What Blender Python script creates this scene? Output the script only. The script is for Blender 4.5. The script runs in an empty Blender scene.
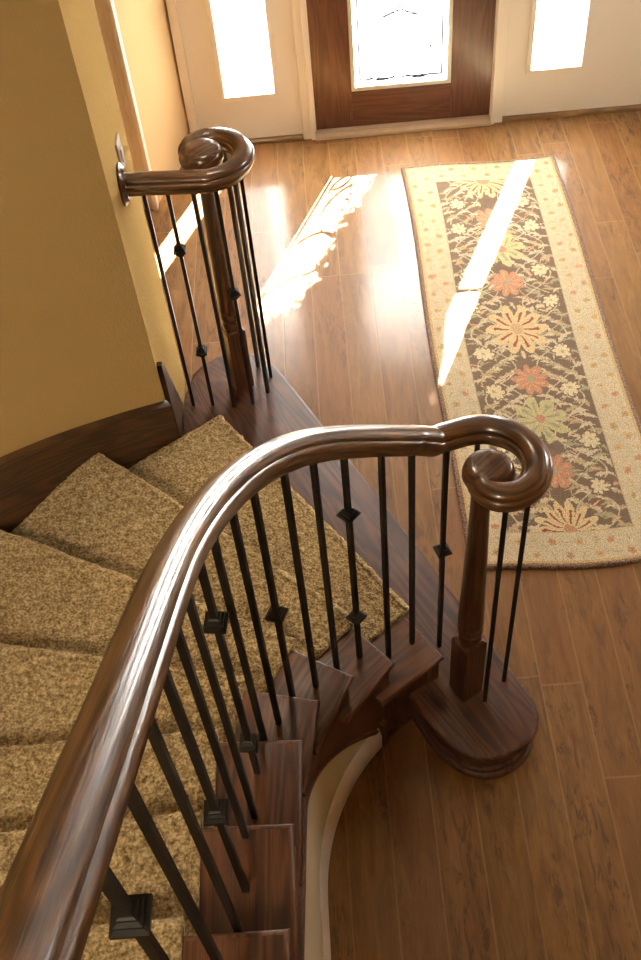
import bpy, bmesh, math, random
import numpy as np
from mathutils import Vector, Matrix, noise
random.seed(7)
S = bpy.context.scene
COL = S.collection
PI = math.pi

# ------------------------------------------------------------------ helpers
def link(name, me, mat=None, parent=None):
    o = bpy.data.objects.new(name, me)
    COL.objects.link(o)
    if mat is not None:
        me.materials.append(mat)
    if parent is not None:
        o.parent = parent
        o.matrix_parent_inverse = parent.matrix_world.inverted() if False else Matrix.Translation(-Vector(parent.location))
    return o

def tag(o, label=None, cat=None, group=None, kind=None):
    if label: o['label'] = label
    if cat: o['category'] = cat
    if group: o['group'] = group
    if kind: o['kind'] = kind
    return o

def empty(name, loc=(0, 0, 0)):
    o = bpy.data.objects.new(name, None)
    o.location = loc
    o.empty_display_size = .1
    COL.objects.link(o)
    return o

def from_pydata(name, vs, fs, mat=None, parent=None, uvs=None, smooth=False):
    me = bpy.data.meshes.new(name)
    me.from_pydata([tuple(v) for v in vs], [], fs)
    me.update()
    if uvs is not None:
        uvl = me.uv_layers.new(name='UVMap')
        for l in me.loops:
            uvl.data[l.index].uv = uvs[l.vertex_index]
    if smooth:
        for p in me.polygons: p.use_smooth = True
    return link(name, me, mat, parent)

def finish(name, bm, mat=None, parent=None, smooth=False, grain=None, bevel=0, sharp=35):
    bmesh.ops.recalc_face_normals(bm, faces=bm.faces)
    if bevel:
        es = [e for e in bm.edges if len(e.link_faces) == 2 and e.calc_face_angle(0) > math.radians(40)]
        bmesh.ops.bevel(bm, geom=es, offset=bevel, segments=2, profile=.6, affect='EDGES', clamp_overlap=True)
    me = bpy.data.meshes.new(name)
    bm.to_mesh(me); bm.free()
    if grain is not None:
        set_grain(me, grain)
    if smooth:
        for p in me.polygons: p.use_smooth = True
        me.set_sharp_from_angle(angle=math.radians(sharp))
    return link(name, me, mat, parent)

def set_grain(me, g):
    """UVs in metres, u along the wood grain. g = angle in the xy plane, or 'z' for upright grain."""
    uvl = me.uv_layers.get('UVMap') or me.uv_layers.new(name='UVMap')
    off = random.random() * 5
    for p in me.polygons:
        n = p.normal
        for li in p.loop_indices:
            co = me.vertices[me.loops[li].vertex_index].co
            if g == 'z':
                u = co.z
                v = co.x * abs(n.y) + co.y * abs(n.x) + (co.x + co.y) * abs(n.z)
            else:
                u = co.x * math.cos(g) + co.y * math.sin(g)
                v = -co.x * math.sin(g) + co.y * math.cos(g) + (co.z * (1 - abs(n.z)))
            uvl.data[li].uv = (u + off, v + off * .37)

def box(bm, x0, x1, y0, y1, z0, z1):
    vs = [bm.verts.new((x, y, z)) for z in (z0, z1) for x, y in ((x0, y0), (x1, y0), (x1, y1), (x0, y1))]
    for f in ((0, 3, 2, 1), (4, 5, 6, 7), (0, 1, 5, 4), (1, 2, 6, 5), (2, 3, 7, 6), (3, 0, 4, 7)):
        bm.faces.new([vs[i] for i in f])
    return vs

def prism(bm, pts, z0, z1):
    a = [bm.verts.new((x, y, z0)) for x, y in pts]
    b = [bm.verts.new((x, y, z1)) for x, y in pts]
    n = len(pts)
    bm.faces.new(a[::-1]); bm.faces.new(b)
    for i in range(n):
        j = (i + 1) % n
        bm.faces.new((a[i], a[j], b[j], b[i]))

def inset(pts, d):
    """move a closed counter-clockwise outline inwards by d"""
    n = len(pts); out = []
    for i in range(n):
        p0 = Vector(pts[i - 1]); p1 = Vector(pts[i]); p2 = Vector(pts[(i + 1) % n])
        e1 = (p1 - p0).normalized(); e2 = (p2 - p1).normalized()
        n1 = Vector((-e1.y, e1.x)); n2 = Vector((-e2.y, e2.x))
        b = n1 + n2
        if b.length < 1e-6: b = n1
        b.normalize()
        k = d / max(.4, b.dot(n1))
        out.append(tuple(p1 + b * k))
    return out

def area2(p):
    return sum(p[i - 1][0] * p[i][1] - p[i][0] * p[i - 1][1] for i in range(len(p)))

def ccw(p):
    return p if area2(p) > 0 else p[::-1]

def nosed_slab(bm, pts, z0, z1, r=None, inset_d=0, seg=6):
    """flat slab whose whole edge is a half-round nosing"""
    pts = ccw(pts)
    h = (z1 - z0) / 2; r = r or h
    rings = []
    for k in range(seg + 1):
        a = -PI / 2 + PI * k / seg
        ins = r * (1 - math.cos(a)) + inset_d
        ring = inset(pts, ins)
        rings.append([bm.verts.new((x, y, z0 + h + h * math.sin(a))) for x, y in ring])
    n = len(pts)
    bm.faces.new(rings[0][::-1]); bm.faces.new(rings[-1])
    for a, b in zip(rings[:-1], rings[1:]):
        for i in range(n):
            j = (i + 1) % n
            bm.faces.new((a[i], a[j], b[j], b[i]))

def lathe(bm, prof, seg=40, c=(0, 0), caps=True):
    rings = []
    for r, z in prof:
        rings.append([bm.verts.new((c[0] + r * math.cos(2 * PI * k / seg), c[1] + r * math.sin(2 * PI * k / seg), z)) for k in range(seg)])
    for a, b in zip(rings[:-1], rings[1:]):
        for i in range(seg):
            j = (i + 1) % seg
            bm.faces.new((a[i], a[j], b[j], b[i]))
    if caps:
        bm.faces.new(rings[0][::-1]); bm.faces.new(rings[-1])

def catmull(P, n=10):
    P = [Vector(p) for p in P]
    Q = [P[0] * 2 - P[1]] + P + [P[-1] * 2 - P[-2]]
    out = []
    for i in range(1, len(Q) - 2):
        p0, p1, p2, p3 = Q[i - 1:i + 3]
        for k in range(n):
            t = k / n
            out.append(.5 * ((2 * p1) + (p2 - p0) * t + (2 * p0 - 5 * p1 + 4 * p2 - p3) * t * t + (3 * p1 - p0 - 3 * p2 + p3) * t ** 3))
    out.append(P[-1])
    return out

def resample(P, step):
    L = [0]
    for a, b in zip(P[:-1], P[1:]): L.append(L[-1] + (b - a).length)
    n = max(2, int(L[-1] / step)); out = []; j = 0
    for k in range(n + 1):
        s = L[-1] * k / n
        while j < len(L) - 2 and L[j + 1] < s: j += 1
        t = (s - L[j]) / max(1e-9, L[j + 1] - L[j])
        out.append(P[j].lerp(P[j + 1], min(1, t)))
    return out

# ------------------------------------------------------------------ materials
class NT:
    def __init__(s, name):
        s.m = bpy.data.materials.new(name); s.m.use_nodes = True
        s.t = s.m.node_tree; s.t.nodes.clear()
        s.out = s.t.nodes.new('ShaderNodeOutputMaterial')
    def n(s, typ, **kw):
        nd = s.t.nodes.new(typ)
        for k, v in kw.items():
            if k.startswith('in_'):
                nd.inputs[int(k[3:]) if k[3:].isdigit() else k[3:].replace('_', ' ')].default_value = v
            else: setattr(nd, k, v)
        return nd
    def l(s, a, b): s.t.links.new(a, b)
    def math(s, op, a, b=None, c=None):
        nd = s.n('ShaderNodeMath', operation=op)
        for i, v in enumerate((a, b, c)):
            if v is None: continue
            if isinstance(v, (int, float)): nd.inputs[i].default_value = v
            else: s.l(v, nd.inputs[i])
        return nd.outputs[0]
    def mix(s, f, a, b, mode='MIX'):
        nd = s.n('ShaderNodeMix', data_type='RGBA', blend_type=mode)
        for i, v in ((0, f), (6, a), (7, b)):
            if isinstance(v, (int, float)): nd.inputs[i].default_value = v
            elif isinstance(v, tuple): nd.inputs[i].default_value = (*v, 1) if len(v) == 3 else v
            else: s.l(v, nd.inputs[i])
        return nd.outputs[2]
    def ramp(s, f, stops):
        nd = s.n('ShaderNodeValToRGB')
        els = nd.color_ramp.elements
        while len(els) < len(stops): els.new(.5)
        for e, (p, c) in zip(els, stops):
            e.position = p; e.color = (*c, 1) if isinstance(c, tuple) else (c, c, c, 1)
        s.l(f, nd.inputs[0]); return nd.outputs[0]
    def noise(s, vec, scale, detail=3, rough=.55, dist=0):
        nd = s.n('ShaderNodeTexNoise')
        nd.inputs['Scale'].default_value = scale; nd.inputs['Detail'].default_value = detail
        nd.inputs['Roughness'].default_value = rough; nd.inputs['Distortion'].default_value = dist
        if vec is not None: s.l(vec, nd.inputs['Vector'])
        return nd.outputs['Fac']
    def mapping(s, vec, scale=(1, 1, 1), rot=(0, 0, 0), loc=(0, 0, 0)):
        nd = s.n('ShaderNodeMapping'); nd.inputs['Scale'].default_value = scale
        nd.inputs['Rotation'].default_value = rot; nd.inputs['Location'].default_value = loc
        s.l(vec, nd.inputs[0]); return nd.outputs[0]
    def bump(s, h, strength, dist=.01, normal=None):
        nd = s.n('ShaderNodeBump'); nd.inputs['Strength'].default_value = strength
        nd.inputs['Distance'].default_value = dist
        s.l(h, nd.inputs['Height'])
        if normal is not None: s.l(normal, nd.inputs['Normal'])
        return nd.outputs[0]
    def bsdf(s, base, rough=.5, normal=None, spec=.5, metal=0, coat=0, coat_rough=.1, **kw):
        nd = s.n('ShaderNodeBsdfPrincipled')
        for k, v in (('Base Color', base), ('Roughness', rough), ('Normal', normal)):
            if v is None: continue
            if isinstance(v, tuple): nd.inputs[k].default_value = (*v, 1)
            elif isinstance(v, (int, float)): nd.inputs[k].default_value = v
            else: s.l(v, nd.inputs[k])
        nd.inputs['Specular IOR Level'].default_value = spec
        nd.inputs['Metallic'].default_value = metal
        nd.inputs['Coat Weight'].default_value = coat
        nd.inputs['Coat Roughness'].default_value = coat_rough
        for k, v in kw.items(): nd.inputs[k.replace('_', ' ')].default_value = v
        s.l(nd.outputs[0], s.out.inputs[0]); return nd

def simple(name, col, rough=.5, **kw):
    t = NT(name); t.bsdf(col, rough, **kw); return t.m

def wood(name, dark, mid, light, rough=.3, coat=.6, coat_rough=.1, fig=1.0, bumpk=.15, pore=1.0):
    """stained oak: long soft figure, thin dark pores running along u"""
    t = NT(name)
    uv = t.n('ShaderNodeUVMap', uv_map='UVMap').outputs[0]
    a = t.noise(t.mapping(uv, (2.2 * fig, 26 * fig, 1)), 1, 3, .5, .6)
    b = t.noise(t.mapping(uv, (9, 260, 1)), 1, 2, .6)
    ring = t.noise(t.mapping(uv, (.9, 8.5, 1)), 1, 2, .45, .3)
    w = t.math('ADD', t.math('MULTIPLY', t.math('SINE', t.math('MULTIPLY', ring, 75.0)), .5), .5)
    f = t.math('ADD', t.math('MULTIPLY', a, .64), t.math('MULTIPLY', w, .36))
    c = t.ramp(f, [(.22, dark), (.5, mid), (.78, light)])
    p = t.ramp(b, [(.36, .35), (.5, 1.0)])
    c2 = t.mix(.5 * pore, c, p, 'MULTIPLY')
    t.bsdf(c2, rough, t.bump(t.math('ADD', b, t.math('MULTIPLY', w, .4)), bumpk, .002), coat=coat, coat_rough=coat_rough)
    return t.m

M = {}
M['stair'] = wood('cherry_stained_oak', (.042, .014, .0045), (.105, .036, .012), (.17, .064, .022), .46, .18, .22, pore=1.1)
M['starter'] = wood('dark_stained_oak', (.028, .009, .0035), (.075, .025, .0095), (.12, .042, .015), .5, .10, .25, pore=.8)
M['skirt'] = wood('skirt_oak', (.022, .008, .003), (.06, .022, .008), (.1, .04, .014), .4, .25, .2)
M['rail'] = wood('handrail_oak', (.040, .014, .0045), (.10, .039, .012), (.18, .078, .025), .32, .8, .13, bumpk=.45, pore=1.3)
M['newel'] = wood('newel_oak', (.028, .009, .004), (.072, .024, .009), (.12, .045, .017), .32, .6, .14)
M['front_door'] = wood('mahogany_door', (.07, .022, .010), (.11, .036, .017), (.15, .053, .025), .35, .4, .2, fig=.6, pore=.5)
M['shoe'] = wood('golden_shoe', (.14, .07, .022), (.24, .13, .045), (.3, .17, .06), .4, .3, .2)
M['iron'] = simple('oil_rubbed_iron', (.013, .009, .006), .5, spec=.35, metal=.0)
M['trim'] = simple('cream_trim_paint', (.86, .80, .70), .4)
M['white'] = simple('white_trim_paint', (.86, .74, .62), .35)
M['plate'] = simple('grey_plate', (.55, .5, .43), .35)
M['lead'] = simple('lead_came', (.05, .06, .10), .3, metal=.6)
M['silver'] = simple('pale_glazing_bead', (.62, .64, .56), .3, metal=.2)
M['threshold'] = simple('threshold_metal', (.62, .47, .33), .35, metal=.2)

def plaster(name, col, bs=.35, sc=160):
    t = NT(name)
    g = t.n('ShaderNodeNewGeometry').outputs['Position']
    a = t.noise(g, sc, 4, .6); b = t.noise(g, sc * .3, 2, .5)
    h = t.math('ADD', a, t.math('MULTIPLY', b, .7))
    t.bsdf(col, .62, t.bump(h, bs, .004), spec=0.0)
    return t.m
M['gold_wall'] = plaster('gold_textured_plaster', (.44, .295, .115), 1.0, 85)
M['foyer_wall'] = plaster('tan_plaster', (.60, .42, .22), .15)
M['cream_wall'] = plaster('cream_panel', (.86, .81, .72), .05)
M['under_wall'] = plaster('cream_curved_plaster', (.66, .56, .37), .12)
M['ceiling'] = plaster('ceiling_plaster', (.78, .70, .58), .1)

# hickory plank floor
def floor_mat():
    t = NT('hickory_planks')
    g = t.n('ShaderNodeNewGeometry').outputs['Position']
    sp = t.n('ShaderNodeSeparateXYZ'); t.l(g, sp.inputs[0])
    W = .1475
    xs = t.math('DIVIDE', t.math('ADD', sp.outputs[0], 20.0 + .002), W)
    row = t.math('FLOOR', xs); fx = t.math('FRACT', xs)
    wn = t.n('ShaderNodeTexWhiteNoise', noise_dimensions='1D'); t.l(row, wn.inputs['W'])
    ys = t.math('DIVIDE', t.math('ADD', t.math('ADD', sp.outputs[1], 20.0), t.math('MULTIPLY', wn.outputs['Value'], 7.3)), 1.15)
    cell = t.math('FLOOR', ys); fy = t.math('FRACT', ys)
    cmb = t.n('ShaderNodeCombineXYZ'); t.l(row, cmb.inputs[0]); t.l(cell, cmb.inputs[1])
    w2 = t.n('ShaderNodeTexWhiteNoise', noise_dimensions='3D'); t.l(cmb.outputs[0], w2.inputs['Vector'])
    rnd = w2.outputs['Value']
    # offset the grain per plank
    c3 = t.n('ShaderNodeCombineXYZ'); t.l(t.math('MULTIPLY', rnd, 31.0), c3.inputs[2])
    t.l(t.math('MULTIPLY', rnd, 9.0), c3.inputs[1])
    va = t.n('ShaderNodeVectorMath', operation='ADD'); t.l(g, va.inputs[0]); t.l(c3.outputs[0], va.inputs[1])
    v = va.outputs[0]
    fig = t.noise(t.mapping(v, (16, 2.2, 1)), 1, 4, .6, 1.2)
    fine = t.noise(t.mapping(v, (190, 14, 1)), 1, 2, .6)
    mark = t.noise(t.mapping(v, (38, 9, 1)), 1, 5, .75, .8)
    patch = t.noise(t.mapping(v, (6, 1.3, 1)), 1, 2, .5, .4)
    c = t.ramp(fig, [(.25, (.15, .068, .019)), (.52, (.235, .113, .034)), (.8, (.30, .153, .051))])
    c = t.mix(t.math('MULTIPLY', t.math('SUBTRACT', rnd, .3), .6), c, (.22, .085, .03))
    mk = t.math('MULTIPLY', t.ramp(mark, [(.50, 0.0), (.62, 1.0)]), t.ramp(patch, [(.42, 0.0), (.60, 1.0)]))
    c = t.mix(t.math('MULTIPLY', mk, .75), c, (.075, .038, .018))
    c = t.mix(.35, c, t.ramp(fine, [(.3, .55), (.6, 1.0)]), 'MULTIPLY')
    # micro-bevel joints: pale glint of the bevels put into the colour
    ex = t.math('MINIMUM', fx, t.math('SUBTRACT', 1.0, fx))
    ey = t.math('MULTIPLY', t.math('MINIMUM', fy, t.math('SUBTRACT', 1.0, fy)), 1.15 / W)
    e = t.math('MINIMUM', ex, ey)
    j = t.ramp(e, [(.0, 1.0), (.016, 1.0), (.026, 0.0)])
    c = t.mix(t.math('MULTIPLY', j, .3), c, (.42, .25, .11))
    h = t.ramp(e, [(.0, 0.0), (.035, 1.0)])
    n1 = t.bump(h, .5, .0015)
    n2 = t.bump(t.math('ADD', t.math('MULTIPLY', fig, .9), t.math('MULTIPLY', fine, .2)), .10, .003, n1)
    t.bsdf(c, .5, n2, coat=.45, coat_rough=.14, spec=.25)
    return t.m
M['floor'] = floor_mat()

def carpet_mat():
    t = NT('tan_cut_pile')
    g = t.n('ShaderNodeNewGeometry').outputs['Position']
    a = t.noise(g, 125, 2, .6); b = t.noise(g, 50, 3, .6); d = t.noise(g, 9, 2, .5)
    f = t.math('ADD', t.math('MULTIPLY', a, .6), t.math('MULTIPLY', b, .4))
    c = t.ramp(f, [(.36, (.14, .092, .038)), (.5, (.37, .268, .132)), (.62, (.64, .51, .29))])
    c = t.mix(.3, c, t.ramp(d, [(.3, .75), (.7, 1.0)]), 'MULTIPLY')
    bs = t.bsdf(c, .95, t.bump(f, 1.0, .012), spec=.08)
    bs.inputs['Sheen Weight'].default_value = .35
    bs.inputs['Sheen Tint'].default_value = (.8, .6, .35, 1)
    return t.m
M['carpet'] = carpet_mat()

def rug_mat():
    t = NT('wool_rug')
    at = t.n('ShaderNodeAttribute', attribute_name='Pattern')
    g = t.n('ShaderNodeNewGeometry').outputs['Position']
    a = t.noise(g, 190, 2, .6); b = t.noise(g, 60, 3, .6)
    c = t.mix(.75, at.outputs['Color'], t.ramp(a, [(.36, .35), (.6, 1.0)]), 'MULTIPLY')
    c = t.mix(.3, c, t.ramp(b, [(.3, .7), (.65, 1.0)]), 'MULTIPLY')
    t.bsdf(c, .95, t.bump(a, .7, .003), spec=.1)
    return t.m
M['rug'] = rug_mat()
def bind_mat():
    t = NT('rug_binding')
    g = t.n('ShaderNodeNewGeometry').outputs['Position']
    a = t.noise(g, 150, 2, .6)
    t.bsdf(t.ramp(a, [(.35, (.09, .05, .035)), (.6, (.36, .24, .17))]), .95, t.bump(a, .8, .004), spec=.1)
    return t.m
M['binding'] = bind_mat()

def frosted(name, col=(.9, .92, .95)):
    t = NT(name)
    g = t.n('ShaderNodeNewGeometry').outputs['Position']
    nz = t.noise(g, 40, 3, .6)
    tr = t.n('ShaderNodeBsdfTranslucent'); tr.inputs[0].default_value = (*col, 1)
    gl = t.n('ShaderNodeBsdfGlossy'); gl.inputs['Roughness'].default_value = .15
    t.l(t.bump(nz, .3, .004), gl.inputs['Normal'])
    mx = t.n('ShaderNodeMixShader'); mx.inputs[0].default_value = .06
    t.l(tr.outputs[0], mx.inputs[1]); t.l(gl.outputs[0], mx.inputs[2]); t.l(mx.outputs[0], t.out.inputs[0])
    return t.m
M['frosted'] = frosted('frosted_glass')
def clear_glass():
    t = NT('sun_strip_glass')
    tr = t.n('ShaderNodeBsdfTransparent'); gl = t.n('ShaderNodeBsdfGlossy'); gl.inputs['Roughness'].default_value = .02
    mx = t.n('ShaderNodeMixShader'); mx.inputs[0].default_value = .05
    t.l(tr.outputs[0], mx.inputs[1]); t.l(gl.outputs[0], mx.inputs[2]); t.l(mx.outputs[0], t.out.inputs[0])
    return t.m
M['clear'] = clear_glass()
def ripple_glass():
    """hammered glass: clear in flowing veins, diffusing elsewhere"""
    t = NT('hammered_glass')
    g = t.n('ShaderNodeNewGeometry').outputs['Position']
    m_ = t.mapping(g, (17, 1, 14), (0, .5, 0))
    v = t.noise(m_, 1.0, 4, .6, 1.6)
    v2 = t.noise(t.mapping(g, (5, 1, 3), (0, -.3, 0)), 1.0, 2, .5, .5)
    sp = t.n('ShaderNodeSeparateXYZ'); t.l(g, sp.inputs[0])
    ed = t.math('MAXIMUM', t.math('MULTIPLY', t.math('ABSOLUTE', t.math('SUBTRACT', sp.outputs[0], .28)), 2.6), t.math('MULTIPLY', t.math('SUBTRACT', sp.outputs[2], .78), 1.6))  # clear zone placed to shape the sun patch on the floor
    f = t.math('SUBTRACT', t.math('ADD', v, t.math('MULTIPLY', v2, .45)), ed)
    f = t.ramp(f, [(.20, 0.0), (.26, 1.0)])
    tr = t.n('ShaderNodeBsdfTransparent'); tl = t.n('ShaderNodeBsdfTranslucent'); tl.inputs[0].default_value = (.92, .93, .95, 1)
    mx = t.n('ShaderNodeMixShader'); t.l(f, mx.inputs[0]); t.l(tl.outputs[0], mx.inputs[1]); t.l(tr.outputs[0], mx.inputs[2])
    t.l(mx.outputs[0], t.out.inputs[0]); return t.m
M['ripple'] = ripple_glass()

# ------------------------------------------------------------------ plan data (metres)
CX, CY = .55, 1.1          # centre of the stair's curve
RISE = .18
def pol(r, deg): return (CX + r * math.cos(math.radians(deg)), CY + r * math.sin(math.radians(deg)))

# nosing of tread k : wall end, carpet edge, open-side corner ; D = rear corner of the open side
TR = {
 2: dict(O=(-.502, 2.901), I=(.165, 1.926), C=(.283, 1.751), D=(.064, 1.591)),
 3: dict(O=(-.940, 2.605), I=(-.012, 1.786), C=(.110, 1.644), D=(-.057, 1.446)),
 4: dict(O=pol(2.10, 149.4), I=(-.200, 1.618), C=(-.020, 1.512), D=(-.141, 1.277)),
 5: dict(O=pol(2.10, 164.1), I=(-.320, 1.399), C=(-.116, 1.349), D=(-.165, 1.085)),
 6: dict(O=(-1.55, 1.150), I=(-.367, 1.163), C=(-.157, 1.154), D=(-.170, .800)),
 7: dict(O=(-1.55, .845), I=(-.372, .880), C=(-.170, .875), D=(-.170, .530)),
}
for k, y in zip(range(8, 14), (.605, .345, .085, -.175, -.435, -.695)):
    TR[k] = dict(O=(-1.55, y - .01), I=(-.372, y), C=(-.170, y), D=(-.170, y - .33))
K1 = 13

# ------------------------------------------------------------------ setting
def struct(name, bm, mat, **kw):
    o = finish(name, bm, mat, **kw); o['kind'] = 'structure'; return o

b = bmesh.new(); box(b, -4, 3.2, -3, 5.7, -.08, 0); struct('floor', b, M['floor'])
b = bmesh.new(); box(b, -4, 3.2, -3, 5.7, 5.5, 5.6); struct('ceiling', b, M['ceiling'])
WY = 5.385
# front wall, with holes for door and sidelights
b = bmesh.new()
SLT = 2.02
holes = [(-.521, -.192, .28, SLT), (-.02, 1.0, 0, 2.12), (1.172, 1.501, .28, SLT)]
HI = []
def wall_grid(b, xs, zs, hs, y0, y1):
    xs = sorted(set(xs)); zs = sorted(set(zs))
    for i in range(len(xs) - 1):
        for j in range(len(zs) - 1):
            cx = (xs[i] + xs[i + 1]) / 2; cz = (zs[j] + zs[j + 1]) / 2
            if any(h[0] < cx < h[1] and h[2] < cz < h[3] for h in hs): continue
            box(b, xs[i], xs[i + 1], y0, y1, zs[j], zs[j + 1])
xs = [-.72, 3.2]; zs = [0, 5.5]
for h in holes + HI: xs += [h[0], h[1]]; zs += [h[2], h[3]]
wall_grid(b, xs, zs, holes + HI, WY, WY + .14)
bmesh.ops.remove_doubles(b, verts=b.verts, dist=1e-5)
struct('wall_front', b, M['cream_wall'])
b = bmesh.new()
for y0, y1, z0, z1 in ((-3, 3.3, 0, 5.5), (4.1, 5.7, 0, 5.5), (3.3, 4.1, 0, 1.4), (3.3, 4.1, 2.4, 5.5)): box(b, 3.1, 3.2, y0, y1, z0, z1)
struct('wall_right', b, M['foyer_wall'])
root = empty('window_3', (3.15, 3.5, 1.2)); root['kind'] = 'structure'  # unseen window added to let fill light in from the right
b = bmesh.new()
for y0, y1, z0, z1 in ((3.3, 4.1, 1.4, 1.45), (3.3, 4.1, 2.35, 2.4), (3.3, 3.35, 1.45, 2.35), (4.05, 4.1, 1.45, 2.35), (3.68, 3.72, 1.45, 2.35)): box(b, 3.12, 3.18, y0, y1, z0, z1)
finish('window_frame', b, M['trim'], root, bevel=.003)
b = bmesh.new(); box(b, 3.148, 3.154, 3.35, 4.05, 1.45, 2.35); finish('frosted_pane', b, M['frosted'], root)
b = bmesh.new(); box(b, -4, 3.2, -3.1, -3, 0, 5.5); struct('wall_back', b, M['foyer_wall'])
b = bmesh.new(); box(b, -4, -3.9, -3, 5.7, 0, 5.5); struct('wall_left', b, M['foyer_wall'])
# foyer side wall between the hall casing and the front wall
b = bmesh.new(); prism(b, [(-.905, 4.86), (-.72, 5.40), (-.80, 5.60), (-1.05, 4.90)], 0, 5.5); struct('wall_foyer_side', b, M['foyer_wall'])
b = bmesh.new(); box(b, -3.9, -.905, 4.86, 4.98, 0, 5.5); struct('wall_hall', b, M['foyer_wall'])
# white casing standing at the end of the hall wall
b = bmesh.new()
box(b, -1.00, -.945, 4.835, 4.86, 0, 2.25); box(b, -.945, -.92, 4.825, 4.86, 0, 2.25); box(b, -.92, -.897, 4.815, 4.90, 0, 2.25)
struct('trim_1', b, M['white'], bevel=.003)
b = bmesh.new(); box(b, -.722, -.672, 5.355, 5.40, 0, 2.25); struct('trim_2', b, M['trim'], bevel=.004)
# golden shoe moulding along the front wall
def shoe(name, x0, x1):
    b = bmesh.new(); n = 6
    pr = [(WY, 0)] + [(WY - .022 * math.cos(a), .026 * math.sin(a)) for a in [PI / 2 * k / n for k in range(n + 1)]]
    A = [b.verts.new((x0, y, z)) for y, z in pr]; B = [b.verts.new((x1, y, z)) for y, z in pr]
    m = len(pr)
    for i in range(m): b.faces.new((A[i], A[(i + 1) % m], B[(i + 1) % m], B[i]))
    b.faces.new(A); b.faces.new(B[::-1])
    o = finish(name, b, M['shoe'], grain=0.0); o['kind'] = 'structure'
shoe('baseboard_front_left', -.69, -.085); shoe('baseboard_front_right', 1.058, 3.1)

# curved outer stair wall with its end face, then back to the left
RW = 2.125
arc = [pol(RW, d) for d in np.linspace(125, 180, 34)]
b = bmesh.new()
inner = [(-.708, 3.50), (-.692, 2.94), (-.674, 2.862)] + arc + [(CX - RW, -3.0)]
cnr = []
outer = [(CX - RW - .5, -3.0), (-2.7, 2.2), (-2.2, 3.46)]
prism(b, inner + outer, 0, 5.5)
o = struct('wall_stair', b, M['gold_wall'], bevel=0)
for p in o.data.polygons: p.use_smooth = len(p.vertices) == 4 and abs(p.normal.z) < .5
o.data.set_sharp_from_angle(angle=math.radians(20))

# wall that closes the space under the stair on the open side (cream) + its white baseboard
RU = .731
def zlow(deg):          # lower edge of the wooden stringer along the curve
    P = [(125, .0), (131.5, .0), (133.6, .0), (133.7, .095), (134.7, .107), (147.9, .300), (162.8, .515), (177.5, .72), (190, .88)]
    for (a, za), (c, zc) in zip(P[:-1], P[1:]):
        if deg <= c: return za + (zc - za) * max(0, (deg - a)) / (c - a)
    return P[-1][1]
curve = []               # (x, y, outward normal, z of stringer underside)
for d in np.linspace(133.7, 180, 60):
    curve.append((math.radians(d), None, zlow(d)))
def openpt(r, i):
    a, y, z = curve[i]
    if y is None: return (CX + r * math.cos(a), CY + r * math.sin(a))
    return (CX - r, y)
for y in np.linspace(1.08, -3.0, 70):
    curve.append((PI, y, .755 + (1.1 - y) * .70))
b = bmesh.new()
V = []
for i in range(len(curve)):
    top = curve[i][2] + .02
    V.append([b.verts.new((*openpt(RU, i), 0)), b.verts.new((*openpt(RU, i), top)), b.verts.new((*openpt(RU + .04, i), top)), b.verts.new((*openpt(RU + .04, i), 0))])
for A, B in zip(V[:-1], V[1:]):
    for q in range(4): b.faces.new((A[q], A[(q + 1) % 4], B[(q + 1) % 4], B[q]))
b.faces.new(V[0]); b.faces.new(V[-1][::-1])
struct('wall_under_stair', b, M['under_wall'], smooth=True, sharp=30)
b = bmesh.new(); V = []
prof = [(RU, 0), (RU - .018, 0), (RU - .018, .085), (RU - .012, .10), (RU - .012, .108), (RU - .005, .125), (RU - .002, .135), (RU, .135)]
for i in range(len(curve)):
    V.append([b.verts.new((*openpt(r, i), z)) for r, z in prof])
m = len(prof)
for A, B in zip(V[:-1], V[1:]):
    for q in range(m): b.faces.new((A[q], A[(q + 1) % m], B[(q + 1) % m], B[q]))
b.faces.new(V[0]); b.faces.new(V[-1][::-1])
struct('baseboard_under_stair', b, M['white'], smooth=True, sharp=30)

# ------------------------------------------------------------------ front door, windows
def bars(b, rects, y0, y1):
    for x0, x1, z0, z1 in rects: box(b, x0, x1, y0, y1, z0, z1)
def ribbon(b, pts, w, y0, y1):
    """thin strip following a polyline in the xz plane"""
    for (xa, za), (xb, zb) in zip(pts[:-1], pts[1:]):
        d = Vector((xb - xa, zb - za)); L = d.length
        if L < 1e-6: continue
        d /= L; n = Vector((-d.y, d.x)) * w / 2
        q = [(xa + n.x, za + n.y), (xb + n.x, zb + n.y), (xb - n.x, zb - n.y), (xa - n.x, za - n.y)]
        A = [b.verts.new((x, y0, z)) for x, z in q]; B = [b.verts.new((x, y1, z)) for x, z in q]
        b.faces.new(A); b.faces.new(B[::-1])
        for i in range(4): b.faces.new((A[i], A[(i + 1) % 4], B[(i + 1) % 4], B[i]))

b = bmesh.new()
for x0, x1, z0, z1 in ((-.081, -.012, 0, 2.22), (.992, 1.058, 0, 2.22), (-.10, 1.077, 2.12, 2.22)):
    box(b, x0, x1, WY - .022, WY, z0, z1)
for x0, x1 in ((-.036, -.012), (.992, 1.012)):
    box(b, x0, x1, WY - .034, WY - .022, 0, 2.12)
for x0, x1 in ((-.02, -.004), (.988, 1.0)):
    box(b, x0, x1, WY, WY + .14, 0, 2.12)
struct('trim_3', b, M['trim'], bevel=.003)
b = bmesh.new(); box(b, -.012, .992, WY - .045, WY + .10, 0, .022); box(b, -.012, .992, WY - .012, WY + .06, .022, .034)
struct('trim_4', b, M['threshold'], bevel=.004)

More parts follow.
